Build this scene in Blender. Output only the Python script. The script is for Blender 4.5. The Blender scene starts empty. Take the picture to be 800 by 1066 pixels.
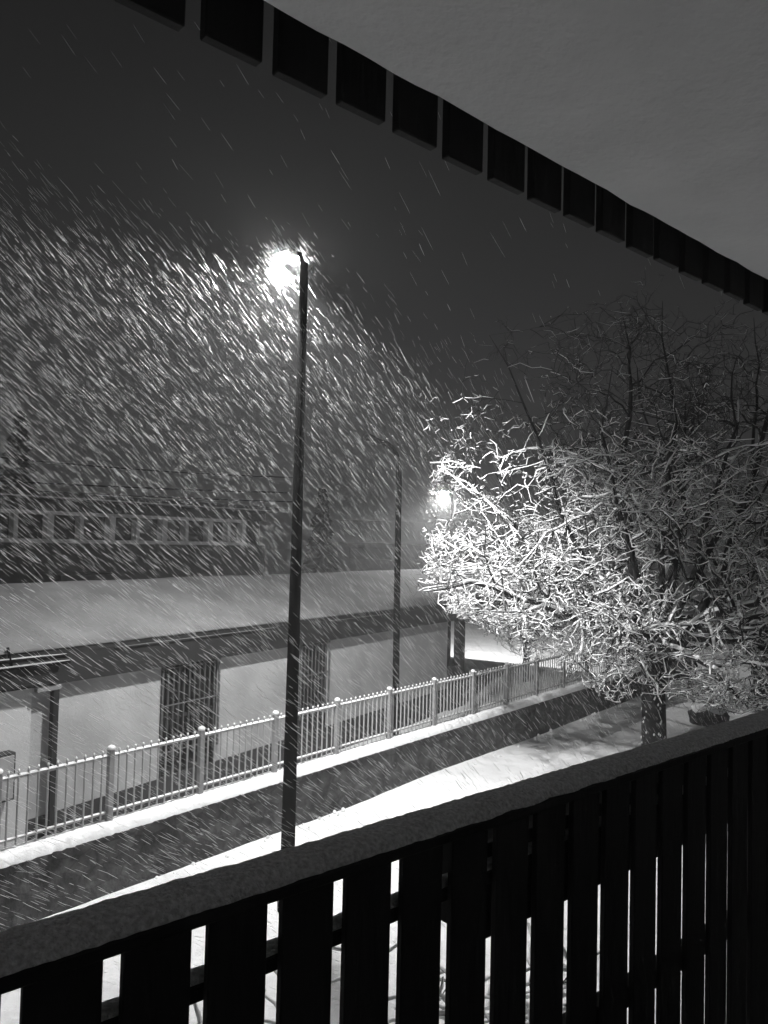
import bpy, bmesh, math, random
import numpy as np
from mathutils import Vector, Matrix, noise as mnoise
random.seed(7)
rng = np.random.default_rng(7)
R = math.radians
scene = bpy.context.scene
col = scene.collection

# ------------------------------------------------------------------ camera
cam_d = bpy.data.cameras.new("camera")
cam_d.sensor_fit = 'AUTO'
cam_d.sensor_width = 36.0
cam_d.lens = 36.0 * 800 / 1066
cam_d.clip_start = 0.02
cam_d.clip_end = 900
cam = bpy.data.objects.new("camera", cam_d)
col.objects.link(cam)
P_, T_ = R(2.15), R(1.37)
f_ = Vector((0, math.cos(P_), math.sin(P_)))
u0 = Vector((0, -math.sin(P_), math.cos(P_)))
r0 = Vector((1, 0, 0))
Rr = r0 * math.cos(T_) + u0 * math.sin(T_)
Uu = u0 * math.cos(T_) - r0 * math.sin(T_)
M = Matrix.Identity(4)
for i in range(3):
    M[i][0], M[i][1], M[i][2] = Rr[i], Uu[i], -f_[i]
M[0][3], M[1][3], M[2][3] = 0, 0, 4.5
cam.matrix_world = M
scene.camera = cam

# ------------------------------------------------------------------ world, lights, exposure
SKY_LOW, SKY_HIGH = 0.036, 0.0095
MAIN_W, FAR_W = 8200.0, 3600.0
HAZE = 0.0047
w = bpy.data.worlds.new("World")
scene.world = w
w.use_nodes = True
nt = w.node_tree
nt.nodes.clear()
wo = nt.nodes.new('ShaderNodeOutputWorld')
bg = nt.nodes.new('ShaderNodeBackground')
tc = nt.nodes.new('ShaderNodeTexCoord')
sx = nt.nodes.new('ShaderNodeSeparateXYZ')
rp = nt.nodes.new('ShaderNodeValToRGB')
nt.links.new(tc.outputs['Generated'], sx.inputs[0])
nt.links.new(sx.outputs['Z'], rp.inputs[0])
rp.color_ramp.elements[0].position = 0.0
rp.color_ramp.elements[0].color = (SKY_LOW,) * 3 + (1,)
rp.color_ramp.elements[1].position = 0.62
rp.color_ramp.elements[1].color = (SKY_HIGH,) * 3 + (1,)
nt.links.new(rp.outputs[0], bg.inputs[0])
bg.inputs[1].default_value = 1.0
nt.links.new(bg.outputs[0], wo.inputs[0])

scene.view_settings.view_transform = 'Standard'
scene.view_settings.look = 'None'
scene.view_settings.exposure = 0.0
scene.view_settings.gamma = 1.0
scene.view_settings.use_curve_mapping = False
try:
    scene.cycles.use_denoising = True
    scene.cycles.denoiser = 'OPENIMAGEDENOISE'
    scene.cycles.volume_bounces = 1
    scene.cycles.max_bounces = 6
    scene.cycles.diffuse_bounces = 4
    scene.cycles.sample_clamp_indirect = 6.0
except Exception:
    pass


# ------------------------------------------------------------------ helpers
def tag(o, label=None, cat=None, group=None, kind=None):
    if label: o['label'] = label
    if cat: o['category'] = cat
    if group: o['group'] = group
    if kind: o['kind'] = kind
    return o


def thing(name, label, cat, loc=(0, 0, 0), group=None):
    o = bpy.data.objects.new(name, None)
    o.empty_display_size = 0.2
    col.objects.link(o)
    o.location = loc
    return tag(o, label, cat, group)


class MB:
    """collects vertices and faces in world space"""
    def __init__(s):
        s.v = []; s.f = []

    def add(s, vs, fs):
        b = len(s.v)
        s.v.extend([tuple(q) for q in vs])
        s.f.extend([tuple(i + b for i in q) for q in fs])

    def box(s, fr, s0, s1, o0, o1, z0, z1):
        c = [fr(a, b, z) for z in (z0, z1) for a, b in ((s0, o0), (s1, o0), (s1, o1), (s0, o1))]
        s.add(c, [(0, 3, 2, 1), (4, 5, 6, 7), (0, 1, 5, 4), (1, 2, 6, 5), (2, 3, 7, 6), (3, 0, 4, 7)])

    def bevbox(s, fr, s0, s1, o0, o1, z0, z1, b=0.004):
        bm = bmesh.new()
        c = [bm.verts.new(fr(a, q, z)) for z in (z0, z1) for a, q in ((s0, o0), (s1, o0), (s1, o1), (s0, o1))]
        for q in [(0, 3, 2, 1), (4, 5, 6, 7), (0, 1, 5, 4), (1, 2, 6, 5), (2, 3, 7, 6), (3, 0, 4, 7)]:
            bm.faces.new([c[i] for i in q])
        bmesh.ops.bevel(bm, geom=bm.edges[:], offset=b, segments=1, affect='EDGES')
        bm.verts.index_update()
        s.add([v.co[:] for v in bm.verts], [[v.index for v in fc.verts] for fc in bm.faces])
        bm.free()

    def tube(s, pts, rad, n=8, cap=True):
        pts = [Vector(p) for p in pts]
        if not hasattr(rad, '__len__'): rad = [rad] * len(pts)
        vs = []; fs = []
        prev = None
        for i, p in enumerate(pts):
            d = (pts[min(i + 1, len(pts) - 1)] - pts[max(i - 1, 0)])
            if d.length < 1e-9: d = Vector((0, 0, 1))
            d.normalize()
            if prev is None:
                a = d.cross(Vector((0, 0, 1)) if abs(d.z) < 0.9 else Vector((1, 0, 0))).normalized()
            else:
                a = (prev - d * prev.dot(d)).normalized()
            prev = a
            b = d.cross(a)
            for k in range(n):
                t = 2 * math.pi * k / n
                vs.append(p + (a * math.cos(t) + b * math.sin(t)) * rad[i])
        for i in range(len(pts) - 1):
            for k in range(n):
                k2 = (k + 1) % n
                fs.append((i * n + k, i * n + k2, (i + 1) * n + k2, (i + 1) * n + k))
        if cap:
            fs.append(tuple(reversed(range(n))))
            fs.append(tuple((len(pts) - 1) * n + k for k in range(n)))
        s.add(vs, fs)

    def lathe(s, c, prof, n=16):
        c = Vector(c); vs = []; fs = []
        for r, z in prof:
            for k in range(n):
                t = 2 * math.pi * k / n
                vs.append((c.x + r * math.cos(t), c.y + r * math.sin(t), c.z + z))
        for i in range(len(prof) - 1):
            for k in range(n):
                k2 = (k + 1) % n
                fs.append((i * n + k, i * n + k2, (i + 1) * n + k2, (i + 1) * n + k))
        fs.append(tuple(reversed(range(n)))); fs.append(tuple((len(prof) - 1) * n + k for k in range(n)))
        s.add(vs, fs)

    def obj(s, name, mat, parent=None, smooth=False, loc=None):
        me = bpy.data.meshes.new(name)
        off = Vector(parent.location) if parent is not None else Vector(loc or (0, 0, 0))
        if parent is not None and parent.parent is not None:
            q = parent.parent
            while q is not None:
                off += Vector(q.location); q = q.parent
        me.from_pydata([(a - off.x, b - off.y, c - off.z) for a, b, c in s.v], [], s.f)
        me.materials.append(mat)
        if smooth:
            me.polygons.foreach_set('use_smooth', [True] * len(me.polygons))
        me.update()
        o = bpy.data.objects.new(name, me)
        col.objects.link(o)
        if parent is not None:
            o.parent = parent
        else:
            o.location = off
        return o


def frame(p, az):
    """street-side frames: s along, o towards the balcony side, z up"""
    a = R(az); d = (math.sin(a), math.cos(a)); n = (d[1], -d[0])
    return lambda s, o, z: (p[0] + d[0] * s + n[0] * o, p[1] + d[1] * s + n[1] * o, z)


def mat(name, v, rough=0.8, var=0.25, scale=6.0, bump=0.0, bscale=None, detail=4, metal=0.0, kind='noise', spec=0.3, stretch=None):
    m = bpy.data.materials.new(name); m.use_nodes = True
    n = m.node_tree; b = n.nodes['Principled BSDF']
    b.inputs['Roughness'].default_value = rough
    b.inputs['Metallic'].default_value = metal
    b.inputs['Specular IOR Level'].default_value = spec
    tcn = n.nodes.new('ShaderNodeTexCoord')
    src = tcn.outputs['Object']
    if stretch:
        mp = n.nodes.new('ShaderNodeMapping'); mp.inputs['Scale'].default_value = stretch
        n.links.new(src, mp.inputs[0]); src = mp.outputs[0]
    t = n.nodes.new('ShaderNodeTexNoise'); t.inputs['Scale'].default_value = scale; t.inputs['Detail'].default_value = detail
    n.links.new(src, t.inputs['Vector'])
    r = n.nodes.new('ShaderNodeValToRGB')
    r.color_ramp.elements[0].position = 0.3; r.color_ramp.elements[1].position = 0.7
    lo, hi = v * (1 - var), min(0.95, v * (1 + var))
    r.color_ramp.elements[0].color = (lo, lo, lo, 1); r.color_ramp.elements[1].color = (hi, hi, hi, 1)
    n.links.new(t.outputs[0], r.inputs[0])
    n.links.new(r.outputs[0], b.inputs['Base Color'])
    if bump:
        t2 = n.nodes.new('ShaderNodeTexNoise'); t2.inputs['Scale'].default_value = bscale or scale * 4; t2.inputs['Detail'].default_value = 5
        n.links.new(src, t2.inputs['Vector'])
        bp = n.nodes.new('ShaderNodeBump'); bp.inputs['Strength'].default_value = 1.0; bp.inputs['Distance'].default_value = bump
        n.links.new(t2.outputs[0], bp.inputs['Height']); n.links.new(bp.outputs[0], b.inputs['Normal'])
    return m


def stone_mat():
    m = mat('rough dark stone', 0.085, 0.9, 0.65, 5.0)
    n = m.node_tree; b = n.nodes['Principled BSDF']
    tcn = n.nodes.new('ShaderNodeTexCoord')
    mp = n.nodes.new('ShaderNodeMapping'); mp.inputs['Scale'].default_value = (1.0, 1.0, 2.0)
    n.links.new(tcn.outputs['Object'], mp.inputs[0])
    v = n.nodes.new('ShaderNodeTexVoronoi'); v.feature = 'DISTANCE_TO_EDGE'; v.inputs['Scale'].default_value = 2.3
    v2 = n.nodes.new('ShaderNodeTexVoronoi'); v2.inputs['Scale'].default_value = 2.3
    n.links.new(mp.outputs[0], v.inputs['Vector']); n.links.new(mp.outputs[0], v2.inputs['Vector'])
    r = n.nodes.new('ShaderNodeValToRGB')
    r.color_ramp.elements[0].color = (0.62,) * 3 + (1,); r.color_ramp.elements[1].color = (1, 1, 1, 1)
    r.color_ramp.elements[1].position = 0.05
    n.links.new(v.outputs['Distance'], r.inputs[0])
    rb = [x for x in n.nodes if x.type == 'VALTORGB'][0]
    mx = n.nodes.new('ShaderNodeMix'); mx.data_type = 'RGBA'; mx.blend_type = 'MULTIPLY'; mx.inputs[0].default_value = 1
    n.links.new(rb.outputs[0], mx.inputs[6]); n.links.new(r.outputs[0], mx.inputs[7])
    hs = n.nodes.new('ShaderNodeMix'); hs.data_type = 'RGBA'; hs.blend_type = 'MULTIPLY'; hs.inputs[0].default_value = 0.6
    bw = n.nodes.new('ShaderNodeRGBToBW')
    n.links.new(v2.outputs['Color'], bw.inputs[0])
    n.links.new(mx.outputs[2], hs.inputs[6]); n.links.new(bw.outputs[0], hs.inputs[7])
    n.links.new(hs.outputs[2], b.inputs['Base Color'])
    bp = n.nodes.new('ShaderNodeBump'); bp.inputs['Distance'].default_value = 0.06
    t2 = n.nodes.new('ShaderNodeTexNoise'); t2.inputs['Scale'].default_value = 9; t2.inputs['Detail'].default_value = 6
    n.links.new(tcn.outputs['Object'], t2.inputs['Vector'])
    n.links.new(t2.outputs[0], bp.inputs['Height']); n.links.new(bp.outputs[0], b.inputs['Normal'])
    return m


def emit(name, s):
    m = bpy.data.materials.new(name); m.use_nodes = True
    b = m.node_tree.nodes['Principled BSDF']
    b.inputs['Base Color'].default_value = (.8, .8, .8, 1)
    b.inputs['Emission Color'].default_value = (1, 1, 1, 1)
    b.inputs['Emission Strength'].default_value = s
    return m


def flake_mat():
    m = bpy.data.materials.new('falling flakes'); m.use_nodes = True
    n = m.node_tree; n.nodes.clear()
    o = n.nodes.new('ShaderNodeOutputMaterial')
    d = n.nodes.new('ShaderNodeBsdfDiffuse'); t = n.nodes.new('ShaderNodeBsdfTranslucent')
    d.inputs[0].default_value = t.inputs[0].default_value = (.82, .82, .82, 1)
    x = n.nodes.new('ShaderNodeMixShader'); x.inputs[0].default_value = 0.5
    n.links.new(d.outputs[0], x.inputs[1]); n.links.new(t.outputs[0], x.inputs[2]); n.links.new(x.outputs[0], o.inputs[0])
    return m


SNOW = mat('fresh snow', 0.84, 0.9, 0.05, 1.3, bump=0.012, bscale=22, spec=0.15)
SNOWR = mat('grainy rail snow', 0.62, 0.95, 0.30, 130, bump=0.012, bscale=160, spec=0.1)
TSNOW = mat('snow on twigs', 0.88, 0.9, 0.04, 9, spec=0.1)
OLDSNOW = mat('dusted snow', 0.30, 0.9, 0.3, 5, spec=.1)
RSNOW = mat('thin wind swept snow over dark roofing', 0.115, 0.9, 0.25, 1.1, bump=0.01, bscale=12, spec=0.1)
GROUND = mat('trodden road snow', 0.78, 0.9, 0.12, 0.7, bump=0.09, bscale=2.2, spec=0.15)
PLASTER = mat('grey house plaster', 0.33, 0.9, 0.16, 1.6, bump=0.004, bscale=25)
PLASTER_LIT = mat('lit house plaster', 0.45, 0.9, 0.12, 1.2, bump=0.004, bscale=25)  # house plaster lightened to carry the brighter light on the side wall
PLINTH = mat('dark plinth render', 0.035, 0.9, 0.3, 3, bump=0.006, bscale=20)
CEIL = mat('pale ceiling plaster', 0.88, 0.9, 0.05, 5.0, bump=0.004, bscale=45, detail=7)
DWOOD = mat('dark stained wood', 0.009, 0.7, 0.4, 5, bump=0.002, bscale=60, stretch=(1, 1, 0.12))
DWOOD2 = mat('dark eave wood', 0.014, 0.8, 0.4, 4, bump=0.003, bscale=30)
METAL = mat('grey painted steel', 0.35, 0.55, 0.12, 8, spec=0.4)
PMETAL = mat('dull grey post paint', 0.26, 0.6, 0.2, 8, spec=0.3)
DMETAL = mat('dark painted steel', 0.0045, 0.9, 0.2, 8, spec=0.01)
BARS = mat('weathered grille bars', 0.09, 0.7, 0.2, 8, spec=.2)
STONE = stone_mat()
GLASS = mat('dark window glass', 0.012, 0.15, 0.1, 3, spec=0.5)
BARK = mat('wet dark bark', 0.026, 0.85, 0.4, 12, bump=0.01, bscale=25, stretch=(1, 1, .35))
RWALL = mat('dark facade', 0.018, 0.9, 0.3, 0.7, bump=0.01, bscale=8)
RFRAME = mat('pale window frame', 0.20, 0.7, 0.15, 3)
FLOORM = mat('balcony boards', 0.3, 0.8, 0.3, 5)
HWALL = mat('own house plaster', 0.8, 0.9, 0.08, 2)
LENS = emit('lit lamp glass', 600.0)
LENSF = emit('far lit lamp glass', 1000.0)
FLAKE = flake_mat()

FE = frame((-1.175, 12.352), 39.4)      # retaining wall and fence
BU = frame((-3.127, 13.080), 32.8)      # long house across the street
RE = frame((-8.742, 28.0), 38.0)        # dark block behind
_bf = frame((-0.463, 0.974), 49.3)
BA = lambda s, o, z: _bf(s, -o, z)       # balcony: o positive = outwards

# ------------------------------------------------------------------ ground
me = MB()
def gz(x, y):
    return 0.0
G = 330
xs = [-G, -120, -50, -25] + [-16 + 0.8 * i for i in range(50)] + [30, 50, 120, G]
ys = [-G, -100, -30, -10] + [-2 + 0.8 * i for i in range(56)] + [50, 80, 150, G]
vs = []; fs = []
for j, y in enumerate(ys):
    for i, x in enumerate(xs):
        far = abs(x) > 24 or y > 43 or y < -2
        vs.append((x, y, 0 if far else (mnoise.noise(Vector((x * .35, y * .35, 0))) * 0.05)))
for j in range(len(ys) - 1):
    for i in range(len(xs) - 1):
        a = j * len(xs) + i
        fs.append((a, a + 1, a + 1 + len(xs), a + len(xs)))
me.add(vs, fs)
g = me.obj('snowy_ground', GROUND, smooth=True)
tag(g, 'snow covered street and ground', kind='structure')

# ------------------------------------------------------------------ own house: ceiling, wall, floor
m = MB()
E_ = 70
top = []
for i in range(161):
    s = -3.0 + 9.0 * i / 160
    top.append((s, -0.010 + 0.006 * mnoise.noise(Vector((s * 9, 0, 3))) + 0.004 * mnoise.noise(Vector((s * 40, 5, 3)))))
vs = []; fs = []
for (s, o) in top:
    vs += [BA(s, o, 5.346), BA(s, -2.1, 5.346), BA(s, o, 5.60), BA(s, -2.1, 5.60)]
for i in range(len(top) - 1):
    a = 4 * i; b = a + 4
    fs += [(a, a + 1, b + 1, b), (a + 2, b + 2, b + 3, a + 3), (a, b, b + 2, a + 2), (a + 1, a + 3, b + 3, b + 1)]
fs += [(0, 2, 3, 1), (4 * 160, 4 * 160 + 1, 4 * 160 + 3, 4 * 160 + 2)]
m.add(vs, fs)
tag(m.obj('ceiling', CEIL), 'pale plaster balcony ceiling', kind='structure')
m = MB(); m.box(BA, -3, 6, -2.1, -0.03, 2.75, 2.95)
tag(m.obj('floor', FLOORM), 'dark balcony floor', kind='structure')
m = MB(); m.box(BA, -5, 9, -2.4, -2.104, 0, 6.5)
tag(m.obj('wall_back', HWALL), 'plastered wall of the house behind the balcony', kind='structure')

# valance of short boards under the ceiling edge
va = thing('eave_valance', 'row of short dark wooden boards hanging under the edge of the balcony ceiling', 'valance', BA(0, 0, 5.3))
first = None
PITCH = 0.1293
for k in range(-8, 34):
    s = 0.264 + 0.1383 * k
    h = random.uniform(-0.0035, 0.0035)
    if first is None or True:
        m = MB(); j = random.uniform(-.0015, .0015)
        m.bevbox(BA, s + j, s + 0.1065 + j, 0.062, 0.084, 5.298 + h, 5.50, 0.0025)
        o = m.obj('board', DWOOD, va)
m = MB(); m.box(BA, -3, 6, 0.0855, 0.12, 5.46, 5.60); m.obj('fixing_batten', DWOOD, va)

# balcony railing
ra = thing('balcony_railing', 'dark wooden balcony railing of upright boards with a snow covered handrail', 'railing', BA(0, 0, 2.95))
for k in range(-6, 32):
    s = 0.289 + PITCH * k
    j = random.uniform(-.001, .001)
    m = MB(); m.bevbox(BA, s + j, s + 0.1018 + j, 0.0, 0.0145, 3.02, 3.929, 0.002)
    m.obj('slat', DWOOD, ra)
m = MB(); m.bevbox(BA, -2.9, 5.4, -0.012, 0.083, 3.931, 3.952, 0.003); m.obj('handrail', DWOOD, ra)
m = MB(); m.bevbox(BA, -2.9, 5.4, 0.020, 0.062, 3.803, 3.830, 0.003); mr = m.obj('middle_rail', DWOOD, ra)
m = MB(); m.bevbox(BA, -2.9, 5.4, 0.020, 0.062, 3.36, 3.41, 0.003); m.obj('bottom_rail', DWOOD, ra)


pl = thing('planter_box', 'dark wooden planter box hung on the outer side of the railing below the handrail', 'planter', BA(2.0, .15, 3.66))
m = MB()
for a_ in ((.96, 3.3, .066, .084, 3.66, 3.86), (.96, 3.3, .202, .220, 3.66, 3.86), (.962, .98, .085, .201, 3.66, 3.86), (3.28, 3.298, .085, .201, 3.66, 3.86), (.982, 3.278, .085, .201, 3.66, 3.68)):
    m.bevbox(BA, *a_, .002)
m.obj('box', DWOOD, pl)
m = MB(); m.box(BA, .982, 3.278, .086, .2005, 3.70, 3.835); m.obj('soil', PLINTH, pl)
for s_ in (1.2, 2.1, 3.0):
    m = MB(); m.box(BA, s_, s_ + .03, .0625, .0655, 3.78, 3.86); m.obj('hook', DMETAL, pl)


def snow_strip(fr, s0, s1, o0, o1, zb, h, name, parent, matl, ds=0.02, no=7, rag=0.006, seed=0, edge=0.6):
    """rounded strip of snow with a ragged outline"""
    ns = max(2, int((s1 - s0) / ds)); vs = []; fs = []
    for i in range(ns + 1):
        s = s0 + (s1 - s0) * i / ns
        e0 = rag * mnoise.noise(Vector((s * 14, seed, 1))) + rag * .6 * mnoise.noise(Vector((s * 55, seed, 7)))
        e1 = rag * mnoise.noise(Vector((s * 14, seed, 31))) + rag * .6 * mnoise.noise(Vector((s * 55, seed, 17)))
        for j in range(no):
            t = j / (no - 1)
            o = (o0 + e0) * (1 - t) + (o1 + e1) * t
            prof = (1 - abs(2 * t - 1) ** 2.6) ** 0.5
            z = zb + h * prof * (1 + 0.12 * mnoise.noise(Vector((s * 5, o * 30, seed)))) + rag * .35 * mnoise.noise(Vector((s * 70, o * 90, seed)))
            if j in (0, no - 1): z = zb + 0.0005
            vs.append(fr(s, o, z))
        vs.append(fr(s, o1 + e1, zb - .0)); vs.append(fr(s, o0 + e0, zb - .0))
    q = no + 2
    for i in range(ns):
        for j in range(q):
            j2 = (j + 1) % q
            fs.append((i * q + j, i * q + j2, (i + 1) * q + j2, (i + 1) * q + j))
    fs.append(tuple(range(q))); fs.append(tuple(ns * q + k for k in reversed(range(q))))
    mm = MB(); mm.add(vs, fs)
    return mm.obj(name, matl, parent, smooth=True)


snow_strip(BA, -2.5, 5.2, -0.010, 0.084, 3.9525, 0.024, 'snow_cover', ra, SNOWR, ds=0.006, no=15, rag=0.006, seed=2)
m = snow_strip(BA, -2.5, 5.2, 0.022, 0.060, 3.8305, 0.010, 'rail_snow', ra, SNOWR, ds=0.02, no=5, rag=0.003, seed=4)

# ------------------------------------------------------------------ retaining wall
rw = thing('retaining_wall', 'low dark stone retaining wall with a thick snow covered ledge beneath the picket fence', 'wall', FE(0, -.15, 0))
m = MB()
vs = []; fs = []
NS = 300
for i in range(NS + 1):
    s = -9 + 28 * i / NS
    for j in range(7):
        z = -0.1 + 0.86 * j / 6
        b = 0.02 * mnoise.noise(Vector((s * 2.2, z * 4, 0))) + 0.008 * mnoise.noise(Vector((s * 9, z * 14, 2)))
        vs.append(FE(s, b, z))
    vs.append(FE(s, -0.33, 0.76)); vs.append(FE(s, -0.33, -0.1))
for i in range(NS):
    for j in range(9):
        j2 = (j + 1) % 9
        fs.append((i * 9 + j, (i + 1) * 9 + j, (i + 1) * 9 + j2, i * 9 + j2))
fs.append(tuple(range(9))); fs.append(tuple(NS * 9 + k for k in reversed(range(9))))
m.add(vs, fs); m.obj('stonework', STONE, rw)
snow_strip(FE, -9, 19, -0.33, 0.035, 0.762, 0.115, 'snow_cover', rw, SNOW, ds=0.04, no=9, rag=0.035, seed=9)

cl = MB()
for i in range(60):
    s_ = random.uniform(-4, 14); o_ = random.uniform(.02, .16) if random.random() < .8 else random.uniform(.1, .35); q = random.uniform(.006, .028)
    x, y, _ = FE(s_, o_, 0)
    cl.lathe((x, y, -.02), [(q * 1.3, 0), (q * 1.4, .03), (q, .03 + q), (q * .3, .03 + q * 1.5)], 7)
tag(cl.obj('snow_clumps', SNOW, smooth=True), 'small clumps of snow fallen along the foot of the stone wall', 'snow', kind='stuff')

# ------------------------------------------------------------------ picket fence
fe = thing('picket_fence', 'grey metal picket fence with snow capped posts standing on the stone retaining wall', 'fence', FE(0, -.16, .84))
OF = -0.16
post_s = [-4.72 + 1.41 * k for k in range(-3, 17)]
m = MB(); m.bevbox(FE, -0.038, 0.038, OF - 0.038, OF + 0.038, 0.70, 1.765, 0.006)
po = m.obj('post', PMETAL, fe)
m = MB(); c = FE(0, OF, 1.765)
m.lathe(c, [(0.042, 0), (0.052, 0.010), (0.052, 0.025), (0.038, 0.045), (0.012, 0.056)], 12)
cp = m.obj('snow_cap', SNOW, po, smooth=True)
d0 = Vector(FE(0, 0, 0))
for k, s in enumerate(post_s):
    dd = Vector(FE(s, 0, 0)) - d0
    if k == 0:
        po.location = dd
        continue
    a = po.copy(); col.objects.link(a); a.location = dd
    b = cp.copy(); col.objects.link(b); b.parent = a
    sc = random.uniform(.9, 1.1); b.scale = (1, 1, 1)
m = MB(); c = FE(0, OF, 0)
m.tube([(c[0], c[1], 0.90), (c[0], c[1], 1.738)], 0.0128, 6)
pk = m.obj('picket', METAL, fe)
m = MB(); m.lathe((c[0], c[1], 1.738), [(0.010, 0), (0.0145, .006), (0.014, .02), (0.006, .03)], 6)
pc = m.obj('snow_cap', SNOW, pk, smooth=True)
used = 0
rest = MB(); rests = MB()
for k, s in enumerate(post_s[:-1]):
    for j in range(11):
        ss = s + 1.41 * (j + 1) / 12
        dd = Vector(FE(ss, 0, 0)) - d0
        if k >= 2 and used < 99:
            if used == 0:
                pk.location = dd
            else:
                a = pk.copy(); col.objects.link(a); a.location = dd
                b = pc.copy(); col.objects.link(b); b.parent = a
                b.scale = (1, 1, 1)
            used += 1
        else:
            q = FE(ss, OF, 0)
            rest.tube([(q[0], q[1], 0.90), (q[0], q[1], 1.738)], 0.0128, 6)
            rests.lathe((q[0], q[1], 1.738), [(0.010, 0), (0.0145, .006), (0.014, .02), (0.006, .03)], 6)
    e0, e1 = s + 0.046, s + 1.41 - 0.046
    m = MB(); m.box(FE, e0, e1, OF - .028, OF - .0125, 1.655, 1.69); q = m.obj('top_rail', METAL, fe)
    snow_strip(FE, e0, e1, OF - .034, OF + .014, 1.691, 0.022, 'rail_snow', q, SNOW, ds=.03, no=5, rag=.004, seed=k)
    m = MB(); m.box(FE, e0, e1, OF - .028, OF - .0125, 0.955, 0.985); q = m.obj('bottom_rail', METAL, fe)
    snow_strip(FE, e0, e1, OF - .032, OF + .010, 0.986, 0.014, 'rail_snow', q, SNOW, ds=.03, no=5, rag=.004, seed=k + 50)
q = rest.obj('distant_pickets', METAL, fe); tag(q, kind='stuff')
q = rests.obj('distant_picket_snow', SNOW, fe); tag(q, kind='stuff')

# ------------------------------------------------------------------ long low house across the street
ho = thing('long_house', 'long low plastered house with deep dark eave and snow covered roof behind the picket fence', 'house', BU(0, 0, 0))
S_END, O1S, O1E, O2S, O2E = 9.06, -0.73, 0.53, 2.80, 3.72
ZP, ZT = 0.6, 2.88
m = MB()
for a, b in ((-3.0, O1S), (O1E, O2S), (O2E, S_END)):
    m.box(BU, a, b, -0.30, 0.0, ZP, ZT)
for a, b in ((O1S, O1E), (O2S, O2E)):
    m.box(BU, a, b, -0.298, -0.002, 2.5, ZT)
m.obj('wall', PLASTER, ho)
m = MB(); m.box(BU, -3.0, S_END, -0.30, 0.012, -0.2, ZP - .002); m.obj('plinth', PLINTH, ho)
m = MB(); m.box(BU, -9, -3.002, -0.3, 0.03, 0.0, ZT); m.obj('side_wall', PLASTER_LIT, ho)
m = MB(); m.box(BU, S_END - .3, S_END - .002, -6, -0.302, -0.2, ZT); m.obj('end_wall', PLASTER, ho)
m = MB(); m.box(BU, -9, S_END - .302, -6.3, -6.0, -0.2, ZT); m.obj('back_wall', PLASTER, ho)
# barred openings
for (a, b) in ((O1S, O1E), (O2S, O2E)):
    m = MB(); m.box(BU, a + .002, b - .002, -0.10, -0.05, ZP, 2.498)
    wn = m.obj('window', GLASS, ho)
    m = MB()
    for q0, q1 in ((a + .003, a + .07), (b - .07, b - .003), ((a + b) / 2 - .03, (a + b) / 2 + .03)):
        m.box(BU, q0, q1, -0.048, -0.01, ZP + .002, 2.495)
    m.box(BU, a + .072, (a + b) / 2 - .032, -0.048, -0.012, 1.5, 1.56); m.box(BU, (a + b) / 2 + .032, b - .072, -0.048, -0.012, 1.5, 1.56)
    m.obj('frame', DWOOD2, wn)
    m = MB()
    nb = 11 if b - a > 1 else 8
    for i in range(nb + 1):
        s = a + (b - a) * i / nb
        q = BU(s, 0.045, 0)
        m.tube([(q[0], q[1], 0.9), (q[0], q[1], 2.44)], 0.011 if i not in (0, nb) else 0.02, 6)
    for z in (1.0, 1.75, 2.35):
        m.tube([BU(a, .045, z), BU(b, .045, z)], 0.012, 6)
        for s in (a, b):
            m.tube([BU(s, .045, z), BU(s, -.01, z)], 0.012, 6)
    m.obj('grille', BARS, wn)
# roof
RE0, RE1 = -9.2, 16.6
m = MB()
def slab(m, fr, s0, s1, o0, z0, o1, z1, th):
    c = [fr(s0, o0, z0), fr(s1, o0, z0), fr(s1, o1, z1), fr(s0, o1, z1)]
    d = [(x, y, z - th) for x, y, z in c]
    m.add(c + d, [(0, 1, 2, 3), (7, 6, 5, 4), (0, 4, 5, 1), (1, 5, 6, 2), (2, 6, 7, 3), (3, 7, 4, 0)])
slab(m, BU, RE0, RE1, 0.12, 2.90, -2.6, 3.56, 0.08)
slab(m, BU, RE0, RE1, -2.602, 3.56, -6.8, 2.96, 0.08)
ro = m.obj('roof', DWOOD2, ho)
m = MB(); vs = []; fs = []
NI, NJ = 260, 14
for i in range(NI + 1):
    s = RE0 + (RE1 - RE0) * i / NI
    for j in range(NJ + 1):
        o = 0.135 - 6.92 * j / NJ
        z = (2.90 + (0.12 - o) * 0.2426) if o > -2.6 else (3.56 - (-2.6 - o) * 0.143)
        th = 0.09 + 0.018 * mnoise.noise(Vector((s * .9, o * .9, 4))) + 0.008 * mnoise.noise(Vector((s * 5, o * 5, 4)))
        if j == 0: th = 0.045
        vs.append(BU(s, o + (0.012 * mnoise.noise(Vector((s * 3, 0, 9))) if j == 0 else 0), z + th))
    vs.append(BU(s, 0.135, 2.902)); 
W_ = NJ + 2
for i in range(NI):
    for j in range(NJ):
        fs.append((i * W_ + j, i * W_ + j + 1, (i + 1) * W_ + j + 1, (i + 1) * W_ + j))
    fs.append((i * W_, (i + 1) * W_, (i + 1) * W_ + NJ + 1, i * W_ + NJ + 1))
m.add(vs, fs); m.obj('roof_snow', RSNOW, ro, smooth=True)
m = MB(); m.box(BU, RE0, RE1, 0.06, 0.118, 2.405, 2.815); fa = m.obj('fascia', DWOOD2, ho)
for (a, b, z) in ((-1.75, 1.9, 2.845), (3.6, 6.0, 2.835)):
    m = MB(); m.box(BU, a, b, 0.1185, 0.138, z - .05, z - .03); bt = m.obj('batten', DWOOD2, fa)
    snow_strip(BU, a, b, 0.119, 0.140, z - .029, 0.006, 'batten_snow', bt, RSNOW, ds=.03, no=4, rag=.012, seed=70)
m = MB(); m.box(BU, RE0, RE1, 0.002, 0.058, 2.80, 2.815); m.obj('soffit', DWOOD2, ho)
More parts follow.
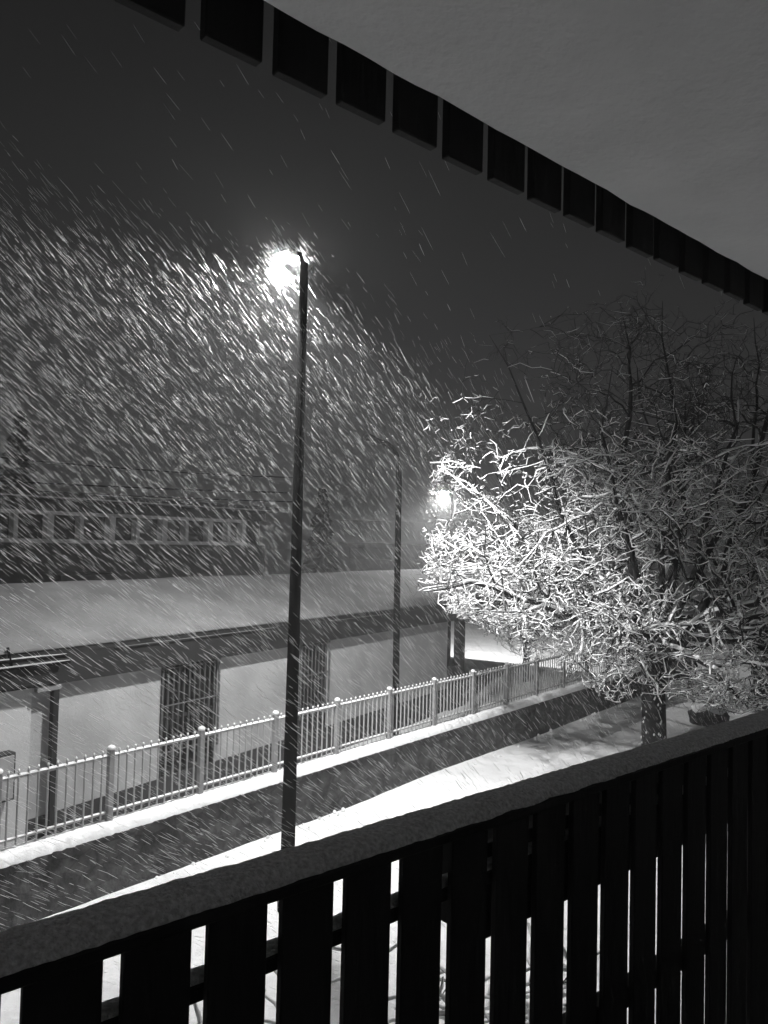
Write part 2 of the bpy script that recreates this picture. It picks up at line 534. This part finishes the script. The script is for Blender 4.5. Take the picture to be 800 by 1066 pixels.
for i in range(34):
    s = -8.6 + i * 0.75
    if s > 16.4: break
    m = MB(); m.box(BU, s, s + .07, 0.003, 0.057, 2.50, 2.798); m.obj('rafter', DWOOD2, ho)
# porch posts and beam past the gable end
m = MB(); m.box(BU, S_END, 16.4, 0.005, 0.055, 2.38, 2.60); m.obj('porch_beam', DWOOD2, ho)
for s in (9.75, 14.6):
    m = MB(); wd = .17 if s < 12 else .1
    m.bevbox(BU, s - wd, s + wd, -0.08, 0.10, -0.1, 2.378, 0.01); m.obj('porch_post', DWOOD2, ho)
m = MB(); m.box(BU, S_END + .002, 9.57, -0.02, 0.10, -0.1, 1.17); m.obj('porch_parapet', PLINTH, ho)
# wooden post at the near corner with its bracket
m = MB(); m.bevbox(BU, -2.75, -2.66, 0.06, 0.15, -0.1, 2.33, 0.008); m.obj('corner_post', DWOOD2, ho)
m = MB(); m.bevbox(BU, -3.0 , -2.63, 0.07, 0.15, 2.332, 2.40, 0.008); m.obj('post_bracket', RFRAME, ho)
# gutter pipes carrying snow
gu = MB()
gu.tube([BU(-8.5, 0.21, 2.92), BU(-2.62, 0.21, 2.80)], 0.028, 8)
gu.tube([BU(-8.5, 0.29, 2.77), BU(-2.62, 0.29, 2.725)], 0.022, 8)
gu.tube([BU(-3.45, 0.15, 2.99), BU(-3.45, 0.25, 2.76)], 0.018, 6)
gp = gu.obj('gutter', DMETAL, ho, smooth=True)
def snowtube(a, b, r, n=24, seed=0):
    pts = []; rr = []
    for i in range(n + 1):
        t = i / n
        pts.append(Vector(a) * (1 - t) + Vector(b) * t)
        rr.append(r * (0.75 + 0.4 * abs(mnoise.noise(Vector((t * n * .4, seed, 0))))) * (0.5 if i in (0, n) else 1))
    return pts, rr
m = MB()
for a, b, z1, z2 in ((0.21, 0.21, 2.945, 2.822), (0.29, 0.29, 2.79, 2.745)):
    p_, r_ = snowtube(BU(-8.5, a, z1), BU(-2.62, b, z2), 0.020); m.tube(p_, r_, 8)
m.obj('gutter_snow', OLDSNOW, gp, smooth=True)
# meter box by the near corner
ub = thing('meter_box', 'small grey meter box fixed low on the house wall by the corner post', 'box', BU(-3.4, .03, 1.3))
m = MB(); m.bevbox(BU, -3.80, -3.30, 0.032, 0.20, 1.0, 1.62, 0.01); m.obj('cabinet', PLINTH, ub)
m = MB(); m.bevbox(BU, -3.77, -3.33, 0.202, 0.215, 1.03, 1.59, 0.005); m.obj('cabinet_door', PLASTER, ub)

# ------------------------------------------------------------------ dark block with strip window behind
rb = thing('strip_window_building', 'dark flat roofed building with a long strip of pale framed windows behind the long house', 'building', RE(0, 0, 0))
m = MB()
m.box(RE, -16, 6.0, -9, 0, -0.2, 4.18)
m.box(RE, -16, 6.0, -9, 0, 5.22, 5.60)
m.box(RE, -16, 6.0, -9, -0.35, 4.182, 5.218)
m.obj('wall', RWALL, rb)
m = MB(); m.box(RE, -16.3, 6.6, -9.3, 0.75, 5.603, 5.80); rr_ = m.obj('roof', RWALL, rb)
snow_strip(RE, -16.3, 6.6, -9.3, 0.75, 5.803, 0.02, 'roof_snow', rr_, SNOW, ds=.3, no=7, rag=.02, seed=12)
m = MB(); m.box(RE, -16.3, 6.6, .752, .78, 5.62, 5.66); m.obj('roof_trim', RFRAME, rb)
mull = [-13.1, -11.9, -10.7, -9.4, -8.2, -7.0, -5.9, -4.77, -3.66, -2.51, -1.39, -0.31, 0.80, 1.85, 2.96, 3.94, 4.91]
for i in range(len(mull) - 1):
    a, b = mull[i], mull[i + 1]
    m = MB(); m.box(RE, a + .002, b - .002, -0.34, -0.30, 4.19, 5.21); wn = m.obj('window', GLASS, rb)
    m = MB()
    wv = 0.22 if i % 2 == 0 else 0.14
    m.box(RE, a + .003, a + wv, -0.298, 0.03, 4.30, 5.10)
    m.box(RE, a + .003, b - .003, -0.298, 0.05, 5.102, 5.22); m.box(RE, a + .003, b - .003, -0.298, 0.05, 4.17, 4.298)
    if i == len(mull) - 2: m.box(RE, b - .2, b - .003, -0.298, .03, 4.302, 5.10)
    m.obj('frame', RFRAME, wn)
m = MB()
m.box(RE, -14, -6, -1, 2.5, 2.9, 3.0); m.box(RE, -4, -2, .004, 1.6, 0, 3.2); m.obj('annex', RWALL, rb)

# ------------------------------------------------------------------ far buildings seen as silhouettes
fb = thing('far_chalet', 'dim gabled house faint in the snowfall beyond the curved lamp', 'house', (0, 66, 0))
FA = frame((-3.7, 62), 80)
m = MB(); m.box(FA, 0, 14, -7, 0, 0, 4.3); m.obj('wall', RFRAME, fb)
m = MB(); m.add([FA(-.5, .6, 4.3), FA(14.5, .6, 4.3), FA(14.5, -3.5, 6.2), FA(-.5, -3.5, 6.2), FA(-.5, -7.6, 4.3), FA(14.5, -7.6, 4.3)],
                [(0, 1, 2, 3), (3, 2, 5, 4), (0, 3, 4), (1, 5, 2), (0, 4, 5, 1)])
m.obj('roof', SNOW, fb)
m = MB(); m.box(FA, 1, 4.5, .01, .06, 3.0, 3.9); m.obj('window', GLASS, fb)

# ------------------------------------------------------------------ street lamps
def lamp_post(name, label, base, ztop, r0_, r1_, lens_dir, arm=.3, rise=.12, matl=DMETAL, lens=LENS, group='lit street lamps'):
    t = thing(name, label, 'street lamp', base, group)
    x, y, z = base
    m = MB()
    m.tube([(x, y, z), (x, y, z + .35), (x, y, z + .38), (x, y, ztop)], [r0_ * 1.25, r0_ * 1.25, r0_, r1_], 12)
    m.obj('pole', matl, t, smooth=True)
    L = Vector(lens_dir).normalized()
    top = Vector((x, y, ztop))
    m = MB(); m.tube([top - Vector((0, 0, .05)), top + L * arm * .3 + Vector((0, 0, rise * .6)), top + L * (arm - .1) + Vector((0, 0, rise + .02))], r1_ * .6, 8)
    m.obj('arm', matl, t, smooth=True)
    c = top + L * arm + Vector((0, 0, rise + .03))
    side = L.cross(Vector((0, 0, 1))).normalized()
    up = Vector((0, 0, 1))
    hd = MB(); vs = []; fs = []
    prof = [(-.17, .05, .03), (-.09, .12, .06), (.04, .15, .075), (.15, .11, .06), (.20, .04, .03)]
    for (a, wd, ht) in prof:
        for q in range(8):
            th = math.pi * q / 7
            vs.append(c + L * a + side * math.cos(th) * wd + up * (math.sin(th) * ht + .012))
    for i in range(len(prof) - 1):
        for q in range(7):
            fs.append((i * 8 + q, i * 8 + q + 1, (i + 1) * 8 + q + 1, (i + 1) * 8 + q))
        fs.append((i * 8 + 7, i * 8, (i + 1) * 8, (i + 1) * 8 + 7))
    fs.append(tuple(range(8))); fs.append(tuple(32 + k for k in reversed(range(8))))
    hd.add(vs, fs); h = hd.obj('lamp_head', matl, t, smooth=False)
    m = MB(); gl = c + L * .03 + Vector((0, 0, -.03))
    for i in range(5):
        pass
    n = 12; vs = []; fs = []
    rows = [(.8, .04), (1.0, 0), (.93, -.04), (.65, -.075), (.25, -.09)]
    for k_, zz in rows:
        for q in range(n):
            th = 2 * math.pi * q / n
            vs.append(gl + L * (.165 * k_ * math.cos(th)) + side * (.155 * k_ * math.sin(th)) + up * zz)
    for i in range(4):
        for q in range(n):
            q2 = (q + 1) % n
            fs.append((i * n + q, i * n + q2, (i + 1) * n + q2, (i + 1) * n + q))
    fs.append(tuple(range(n))); fs.append(tuple(4 * n + q for q in range(n)))
    m.add(vs, fs); m.obj('lens', lens, h, smooth=True)
    return t, gl


def spot(name, loc, axis, half, power, blend=0.25, rad=0.10, parent=None):
    d = bpy.data.lights.new(name, 'SPOT')
    d.energy = power; d.spot_size = R(half * 2); d.spot_blend = blend; d.shadow_soft_size = rad
    d.color = (1, 1, 1)
    o = bpy.data.objects.new(name, d); col.objects.link(o)
    o.rotation_euler = Vector(axis).to_track_quat('-Z', 'Y').to_euler()
    o.location = Vector(loc) - (Vector(parent.location) if parent else Vector((0, 0, 0)))
    if parent: o.parent = parent
    return o


t1, gl1 = lamp_post('street_lamp', 'tall dark street lamp with a glaring lit head, rising just beyond the balcony rail', (-1.072, 9.5, 0), 7.95, .088, .050, (-.33, .80, 0), .78, .33)
m = MB(); m.tube([(-1.05, 9.5, 7.84), (-0.975, 9.5, 7.93), (-0.955, 9.5, 7.93), (-0.955, 9.5, 7.82)], .014, 6); m.obj('bracket', METAL, t1)
spot('street_lamp_light', gl1 + Vector((0, 0, -.13)), (-.38, .36, -.85), 81, MAIN_W, .25, .12, t1)

t2, gl2 = lamp_post('street_lamp', 'distant lit street lamp glowing just beside the outer twigs of the snowy tree', (2.42, 27.6, 0), 6.2, .075, .045, (-.35, 1, 0), .6, .12, lens=LENSF)
spot('street_lamp_light', gl2 + Vector((0, 0, -.13)), (0.1, -.1, -1), 84, FAR_W, .3, .12, t2)

# unlit lamp with curved arm
t3 = thing('curved_street_lamp', 'slim unlit dark street lamp with a curved arm behind the picket fence', 'street lamp', (0.32, 14.75, 0))
m = MB(); bz = [(0.33, 14.75, 0), (0.29, 14.75, 3), (0.27, 14.75, 5.75)]
for i in range(1, 9):
    a = math.pi / 2 * i / 8
    bz.append((0.27 - 0.36 * (1 - math.cos(a)), 14.75, 5.85 + 0.55 * math.sin(a)))
bz.append((-0.25, 14.75, 6.46))
m.tube(bz, [.068, .064, .058] + [.048] * 9, 10); m.obj('pole', DMETAL, t3, smooth=True)
m = MB(); m.tube([(-0.16, 14.75, 6.43), (-.22, 14.75, 6.455), (-.33, 14.75, 6.48), (-.41, 14.75, 6.47), (-.44, 14.75, 6.45)], [.03, .055, .08, .065, .02], 10)
m.obj('lamp_head', DMETAL, t3, smooth=True)

# ------------------------------------------------------------------ overhead cables
def cable(label, a, b, sag, r=.018):
    a, b = Vector(a), Vector(b); pts = []
    for i in range(25):
        t = i / 24; p = a * (1 - t) + b * t; p.z -= sag * 4 * t * (1 - t); pts.append(p)
    m = MB(); m.tube(pts, r, 5)
    o = m.obj('overhead_cable', DMETAL); tag(o, label, 'cable', 'overhead cables across the yard')
cable('highest thin overhead cable, sagging above the strip window building', (-16, 18, 7.0), (-2.6, 22, 6.25), .25)
cable('thick overhead cable passing level with the roof edge of the strip window building', (-16, 18, 6.0), (-2.6, 20.5, 5.72), .10, .022)
cable('lowest overhead cable in front of the strip window building', (-16, 18, 5.78), (-2.4, 20.5, 5.48), .08)

# ------------------------------------------------------------------ trees
def ring_frames(d):
    a = np.cross(d, np.array([0, 0, 1.0])); n = np.linalg.norm(a)
    if n < 1e-3: a = np.array([1.0, 0, 0]); n = 1
    a /= n; return a, np.cross(d, a)


class Tubes:
    def __init__(s): s.v = []; s.f = []; s.n = 0
    def add(s, pts, rad, k):
        pts = np.asarray(pts); m = len(pts)
        d = np.empty_like(pts); d[1:-1] = pts[2:] - pts[:-2]; d[0] = pts[1] - pts[0]; d[-1] = pts[-1] - pts[-2]
        d /= np.maximum(np.linalg.norm(d, axis=1, keepdims=True), 1e-9)
        up = np.array([0, 0, 1.0]) if abs(d[:, 2]).mean() < .85 else np.array([1.0, 0.1, 0])
        a = np.cross(d, up); a /= np.maximum(np.linalg.norm(a, axis=1, keepdims=True), 1e-9)
        b = np.cross(d, a)
        th = np.arange(k) * 2 * math.pi / k
        r = np.asarray(rad)[:, None, None]
        V = pts[:, None, :] + r * (np.cos(th)[None, :, None] * a[:, None, :] + np.sin(th)[None, :, None] * b[:, None, :])
        s.v.append(V.reshape(-1, 3))
        i = np.arange(m - 1)[:, None] * k; q = np.arange(k)[None, :]; q2 = (q + 1) % k
        F = np.stack([i + q, i + q2, i + k + q2, i + k + q], -1).reshape(-1, 4) + s.n
        s.f.append(F); s.n += m * k
    def obj(s, name, matl, parent, smooth=True):
        off = np.array(parent.location)
        V = np.concatenate(s.v) - off; F = np.concatenate(s.f)
        me = bpy.data.meshes.new(name)
        me.vertices.add(len(V)); me.vertices.foreach_set('co', V.ravel())
        me.loops.add(F.size); me.loops.foreach_set('vertex_index', F.ravel().astype(np.int32))
        me.polygons.add(len(F)); me.polygons.foreach_set('loop_start', np.arange(0, F.size, 4, dtype=np.int32))
        me.polygons.foreach_set('use_smooth', np.ones(len(F), dtype=bool))
        me.update(calc_edges=True); me.validate()
        me.materials.append(matl)
        o = bpy.data.objects.new(name, me); col.objects.link(o); o.parent = parent
        return o


def grow_tree(label, base, trunk_h, r_trunk, centre, radii, n_limbs, seed, dens=(9, 8, 6), snow=1.0, lean=(0, 0), group=None, gnarl=.30, tw=1.0, zmin=2.1):
    rg = np.random.default_rng(seed)
    t = thing('bare_tree', label, 'tree', base, group)
    B = np.array(base, float); C_ = np.array(centre, float); Rd = np.array(radii, float)
    wood, twigs, sn = Tubes(), Tubes(), Tubes()
    trunk = Tubes()
    def inside(p, k=1.0):
        q = (p - C_) / Rd
        sc = 1 + .16 * mnoise.noise(Vector((p * .9).tolist()))
        if B[0] < 5 and (p[0] - 1.02) ** 2 + (p[2] - 5.3) ** 2 < .13: return False
        return float((np.abs(q) ** 2.6).sum()) < (k * sc) ** 2.6 and p[2] > zmin + max(0, min(1.2, (3.6 - p[0]) * .46)) * (B[0] < 5)
    def branch(p, d, L, r, lvl, trop, nseg):
        pts = [p.copy()]; dirs = [d.copy()]
        step = L / nseg
        for i in range(nseg):
            g = gnarl * (0.42, .85, 1.45, 1.7)[lvl]
            d = d + rg.normal(0, g * .45, 3) * np.array([1, 1, .8]) + np.array([0, 0, trop * (i + 1) / nseg])
            d /= np.linalg.norm(d)
            dj = d + rg.normal(0, g * 1.0, 3)
            q = p + dj / np.linalg.norm(dj) * step * rg.uniform(.6, 1.4)
            if not inside(q, 1.03) and lvl < 3:
                if i > 1: break
                d = d + .8 * (C_ - p) / np.linalg.norm(C_ - p); d /= np.linalg.norm(d); q = p + d * step
            if lvl >= 2 and not inside(q, 1.25) and i > 0: break
            p = q; pts.append(p.copy()); dirs.append(d.copy())
        m = len(pts)
        if m < 2: return pts, dirs, [r]
        rad = [max(.0022, r * (1 - i / (m - 1)) ** (.8 if lvl < 2 else .5) * .94 + r * .06) for i in range(m)]
        (wood if lvl <= 1 else twigs).add(pts, rad, (7, 5, 4, 3, 3)[lvl])
        # snow lying along the upper side, cut back high up to imitate unlit branches
        if snow > 0:
            run = []
            for i in range(m):
                dz = abs(dirs[i][2])
                ok = dz < .86 and rg.random() < (.93 if lvl < 3 else .75) * snow * (1 if pts[i][2] < 6.1 else .62)
                if ok:
                    run.append(i)
                if (not ok or i == m - 1):
                    if len(run) >= 2:
                        P = np.array([pts[k] for k in run]); rr = np.array([rad[k] for k in run])
                        hs = (.0025 + .0045 * rg.random(len(run))) * np.clip(1.25 - (P[:, 2].mean() - 5.6) * .5, .16, 1.1) * tw * (1.6 if lvl < 2 else 1.0)
                        sr = rr * .75 + hs
                        P[:, 2] += rr * .5 + hs * .9
                        sr[0] *= .5; sr[-1] *= .55
                        sn.add(P, sr, 5 if lvl < 2 else 4)
                    run = []
        return pts, dirs, rad
    # trunk
    p = B.copy(); p[2] -= .2; pts = [p.copy()]; d = np.array([lean[0], lean[1], 1.0]); d /= np.linalg.norm(d)
    n = 7
    for i in range(n):
        p = p + d * (trunk_h + .2) / n; d = d + rg.normal(0, .05, 3); d /= np.linalg.norm(d); pts.append(p.copy())
    rad = [r_trunk * (1.35 if i == 0 else 1.12 if i == 1 else 1.0 - .03 * i) for i in range(n + 1)]
    trunk.add(pts, rad, 12)
    for i in range(2, n):   # snow plastered on the windward side of the trunk
        for _ in range(9):
            c = pts[i] + (pts[min(i + 1, n)] - pts[i]) * rg.random(); a = rg.uniform(2.6, 5.6)
            c = c + np.array([math.cos(a), math.sin(a), 0]) * rad[i] * .97
            sn.add([c, c + np.array([0, 0, .02]), c + np.array([0.005, 0, .05])], [.006, .020, .006], 4)
    T = pts[-1]
    for k in range(n_limbs):
        az = 2 * math.pi * (k + .5 * rg.random()) / n_limbs * 1.0
        el = (rg.uniform(-.05, .35), rg.uniform(.4, 1.0), rg.uniform(.95, 1.45))[k % 3]
        d = np.array([math.cos(az) * math.cos(el), math.sin(az) * math.cos(el), math.sin(el)])
        reach = 1 / np.linalg.norm(d / Rd) * rg.uniform(.95, 1.2) + max(0, (C_[2] - pts[-1][2]) * math.sin(el) * .8)
        st = pts[-1 - (k % 3)]
        trop = rg.uniform(-.20, -.06) if el < .9 else rg.uniform(-.05, .05)
        lp, ld, lr = branch(st.copy(), d, reach * 1.35, r_trunk * rg.uniform(.26, .46), 0, trop, 16)
        m = len(lp)
        for i in range(dens[0] if el < .9 else int(dens[0] * .8)):
            a = rg.uniform(.25, 1.0) ** .8; j = min(m - 1, int(a * (m - 1) + .5))
            rv = rg.normal(0, 1, 3); rv -= ld[j] * (rv @ ld[j]); rv /= np.linalg.norm(rv)
            d1 = ld[j] * .55 + rv * .85 + np.array([0, 0, rg.uniform(-.25, .25)]); d1 /= np.linalg.norm(d1)
            bp, bd, br = branch(lp[j].copy(), d1, rg.uniform(1.2, 3.0) * (1.1 - .3 * a), lr[min(j, len(lr) - 1)] * .5, 1, rg.uniform(-.3, .06), 11)
            m1 = len(bp)
            for i2 in range(dens[1] if bp[m1 // 2][2] < C_[2] + .4 else int(dens[1] * .8)):
                a2 = rg.uniform(.15, 1); j2 = min(m1 - 1, int(a2 * (m1 - 1) + .5))
                rv = rg.normal(0, 1, 3); rv -= bd[j2] * (rv @ bd[j2]); rv /= np.linalg.norm(rv)
                d2 = bd[j2] * .5 + rv * .9; d2 /= np.linalg.norm(d2)
                cp_, cd, cr = branch(bp[j2].copy(), d2, rg.uniform(.5, 1.35), max(.0062, br[min(j2, len(br) - 1)] * .5), 2, rg.uniform(-.3, .1), 7)
                m2 = len(cp_)
                for i3 in range(dens[2]):
                    a3 = rg.uniform(.15, 1); j3 = min(m2 - 1, int(a3 * (m2 - 1) + .5))
                    rv = rg.normal(0, 1, 3); rv -= cd[j3] * (rv @ cd[j3]); rv /= max(1e-6, np.linalg.norm(rv))
                    d3 = cd[j3] * .4 + rv * .9; d3 /= np.linalg.norm(d3)
                    branch(cp_[j3].copy(), d3, rg.uniform(.08, .34), .0042, 3, rg.uniform(-.1, .15), 4)
    tr = trunk.obj('trunk', BARK, t)
    cr = wood.obj('limbs', BARK, t)
    tg = twigs.obj('twigs', BARK, t); tg['kind'] = 'stuff'
    s_ = sn.obj('snow_cover', TSNOW, t); s_['kind'] = 'stuff'
    return t


grow_tree('snow laden bare tree with dark trunk, lower branches lit bright by the lamp', (4.86, 13.6, 0), 2.95, .235,
          (4.86, 13.6, 5.05), (4.15, 3.1, 3.9), 27, 9, dens=(14, 10, 4), tw=1.15)
grow_tree('taller dim bare tree with thin snow on its branches, half hidden behind the bright tree', (8.5, 17.0, 0), 3.0, .24,
          (8.3, 17.0, 5.5), (4.8, 3.8, 4.3), 13, 23, dens=(8, 5, 3), snow=.7, tw=.8)

# snowy shrubs under the balcony, glimpsed between the slats
def shrub(label, base, h, rr, seed, ns=9):
    rg = np.random.default_rng(seed)
    t = thing('bare_shrub', label, 'shrub', base, 'snowy shrubs below the balcony')
    st, sn = Tubes(), Tubes()
    for k in range(ns):
        az = rg.uniform(0, 6.28); d = np.array([math.cos(az) * .45, math.sin(az) * .45, 1.0]); d /= np.linalg.norm(d)
        p = np.array(base, float) - np.array([0, 0, .05]); pts = [p]; L = h * rg.uniform(.6, 1.1); n = 8
        for i in range(n):
            d = d + rg.normal(0, .22, 3); d /= np.linalg.norm(d); pts.append(pts[-1] + d * L / n)
        st.add(pts, [.014 * (1 - .7 * i / n) for i in range(n + 1)], 5)
        for i in range(2, n + 1):
            for _ in range(3):
                az = rg.uniform(0, 6.28); q = np.array([math.cos(az), math.sin(az), rg.uniform(-.1, .5)])
                tp = [pts[i]]
                for _2 in range(4):
                    q = q + rg.normal(0, .3, 3); q /= np.linalg.norm(q); tp.append(tp[-1] + q * rg.uniform(.04, .1) * rr)
                st.add(tp, [.006, .005, .005, .004, .003], 3)
                a = np.array(tp); a[:, 2] += .012
                sn.add(a, [.008, .016, .018, .014, .006], 4)
    st.obj('stems', BARK, t); s_ = sn.obj('snow_cover', TSNOW, t); s_['kind'] = 'stuff'
shrub('bare shrub with snow on its twigs, the nearest below the wide slat gaps', (-1.15, 5.2, 0), 1.5, 1.5, 1)
shrub('bare shrub with snow on its twigs, between its two neighbours below the railing', (0.1, 5.6, 0), 1.5, 1.6, 2)
shrub('bare shrub with snow on its twigs, below the slats nearest the tree', (1.2, 6.2, 0), 1.35, 1.5, 3)

# dark snow topped log-like mound beside the tree trunk
bd = thing('snowy_boulder', 'dark boulder topped with snow on the road edge beside the tree trunk', 'boulder', (8.35, 20.0, 0))
m = MB(); vs = []; fs = []
def blob(m, c, r, seed, zmin=None, n=10, k=16):
    vs = []; fs = []
    for i in range(n + 1):
        ph = math.pi * i / n
        for j in range(k):
            th = 2 * math.pi * j / k
            d = Vector((math.sin(ph) * math.cos(th), math.sin(ph) * math.sin(th), math.cos(ph)))
            s_ = 1 + .22 * mnoise.noise(d * 1.7 + Vector((seed, 0, 0)))
            z = c[2] + d.z * r[2] * s_
            vs.append((c[0] + d.x * r[0] * s_, c[1] + d.y * r[1] * s_, z))
    for i in range(n):
        for j in range(k):
            j2 = (j + 1) % k
            fs.append((i * k + j, (i + 1) * k + j, (i + 1) * k + j2, i * k + j2))
    m.add(vs, fs)
blob(m, (8.5, 20.0, .12), (.55, .4, .33), 3); m.obj('rock', STONE, bd, smooth=True)
m = MB(); blob(m, (8.5, 20.0, .33), (.46, .33, .16), 3); m.obj('snow_cover', SNOW, bd, smooth=True)

# dim conifers / trees far left
def conifer(label, base, h, rad, seed):
    rg = np.random.default_rng(seed)
    t = thing('far_tree', label, 'tree', base, 'dim trees behind the strip window building')
    B = np.array(base, float); tr, cr = Tubes(), Tubes()
    tr.add([B - [0, 0, .2], B + [0, 0, h * .5], B + [0, 0, h]], [.22, .13, .03], 7)
    for i in range(260):
        z = h * (.15 + .85 * rg.random() ** .8); az = rg.uniform(0, 6.28); L = rad * (1.05 - z / h) * rg.uniform(.6, 1.15) + .2
        d = np.array([math.cos(az), math.sin(az), -.15])
        p = B + np.array([0, 0, z]); pts = [p, p + d * L * .5, p + d * L + np.array([0, 0, -.1 * L])]
        cr.add(pts, [.10, .22, .04], 4)
    tr.obj('trunk', BARK, t); cr.obj('crown', BARK, t)
conifer('dim dark conifer rising far behind the building at its near end', (-18.2, 38, 0), 10.4, 2.0, 5)
conifer('dim dark conifer faint between the two lamp poles', (-3.7, 46, 0), 7.4, 1.6, 6)

# ------------------------------------------------------------------ falling snow
N = 21000
V = np.array([.78, 1.0, -.93]); V /= np.linalg.norm(V)
P = np.stack([rng.uniform(-13, 9, N * 5), np.where(rng.random(N * 5) < .45, rng.uniform(6.0, 11.5, N * 5), rng.uniform(6.0, 15, N * 5)), rng.uniform(.1, 10.5, N * 5)], 1)
# keep those in front of the buildings' roofs and inside the wedge the camera can see
keep = (np.abs(P[:, 0]) < P[:, 1] * .56 + .5)
nb = np.array([BU(0, 1, 0)[0] - BU(0, 0, 0)[0], BU(0, 1, 0)[1] - BU(0, 0, 0)[1]])
ob = (P[:, 0] + 3.127) * nb[0] + (P[:, 1] - 13.08) * nb[1]
keep &= (ob > .7) | (P[:, 2] > 3.9)
lv = P - np.array([-1.28, 9.7, 8.0]); lv /= np.linalg.norm(lv, axis=1, keepdims=True)
cosang = lv @ (np.array([-.38, .36, -.85]) / 1.0)
keep &= rng.random(len(P)) < np.clip(.02 + (cosang + .0) * 2.4, .02, 1)     # flakes thinned outside the lamp cone, building its edge of light into their density
P = P[keep][:N]
P = np.concatenate([P, np.array([-1.36, 10.15, 8.15]) + rng.normal(0, 1, (1500, 3)) * np.array([.19, .19, .19]) * rng.uniform(.2, 1.0, (1500, 1)), np.array([2.24, 28.0, 6.28]) + rng.normal(0, .30, (500, 3))])  # extra flakes massed round both lamp heads, standing in for their glow
N = len(P)
L = rng.uniform(.08, .30, N) * rng.uniform(.7, 1.1, N); rad_ = .0008 + .0021 * rng.random(N) ** 2.4; rad_[-2000:] = .0007 + .0012 * rng.random(2000); L[-2000:] *= .7; rad_[-500:] *= 2.2
jit = rng.normal(0, .07, (N, 3)); D = V + jit; D /= np.linalg.norm(D, axis=1, keepdims=True)
a = np.cross(D, [0, 0, 1.0]); a /= np.linalg.norm(a, axis=1, keepdims=True); b = np.cross(D, a)
vv = np.empty((N, 8, 3))
vv[:, 0] = P - D * (L / 2)[:, None]; vv[:, 7] = P + D * (L / 2)[:, None]
for k in range(3):
    th = 2 * math.pi * k / 3
    e = (a * math.cos(th) + b * math.sin(th)) * rad_[:, None]
    vv[:, 1 + k] = P - D * (L * .3)[:, None] + e
    vv[:, 4 + k] = P + D * (L * .3)[:, None] + e
tri = []
for k in range(3):
    k2 = (k + 1) % 3
    tri += [(0, 1 + k2, 1 + k), (1 + k, 1 + k2, 4 + k2), (1 + k, 4 + k2, 4 + k), (4 + k, 4 + k2, 7)]
F = (np.array(tri)[None] + (np.arange(N) * 8)[:, None, None]).reshape(-1, 3)
sm = bpy.data.meshes.new('falling_snow')
sm.vertices.add(N * 8); sm.vertices.foreach_set('co', vv.ravel())
sm.loops.add(F.size); sm.loops.foreach_set('vertex_index', F.ravel().astype(np.int32))
sm.polygons.add(len(F)); sm.polygons.foreach_set('loop_start', np.arange(0, F.size, 3, dtype=np.int32))
sm.update(calc_edges=True); sm.materials.append(FLAKE)
so = bpy.data.objects.new('falling_snow', sm); col.objects.link(so)
tag(so, 'wind driven snow falling through the lamp light, with flakes added round the lamps as glow', 'snow', kind='stuff')

# ------------------------------------------------------------------ haze
if HAZE:
    m = MB(); G2 = 340
    m.add([(-G2, -G2, -1), (G2, -G2, -1), (G2, G2, -1), (-G2, G2, -1), (-G2, -G2, 14), (G2, -G2, 14), (G2, G2, 14), (-G2, G2, 14)],
          [(0, 3, 2, 1), (4, 5, 6, 7), (0, 1, 5, 4), (1, 2, 6, 5), (2, 3, 7, 6), (3, 0, 4, 7)])
    hm = bpy.data.materials.new('snowy air'); hm.use_nodes = True
    n = hm.node_tree; n.nodes.clear()
    o = n.nodes.new('ShaderNodeOutputMaterial'); v = n.nodes.new('ShaderNodeVolumePrincipled')
    v.inputs['Color'].default_value = (.9, .9, .9, 1); v.inputs['Density'].default_value = HAZE; v.inputs['Anisotropy'].default_value = .68
    n.links.new(v.outputs[0], o.inputs['Volume'])
    hz = m.obj('haze', hm); tag(hz, 'thin snowy haze in the night air', kind='stuff')
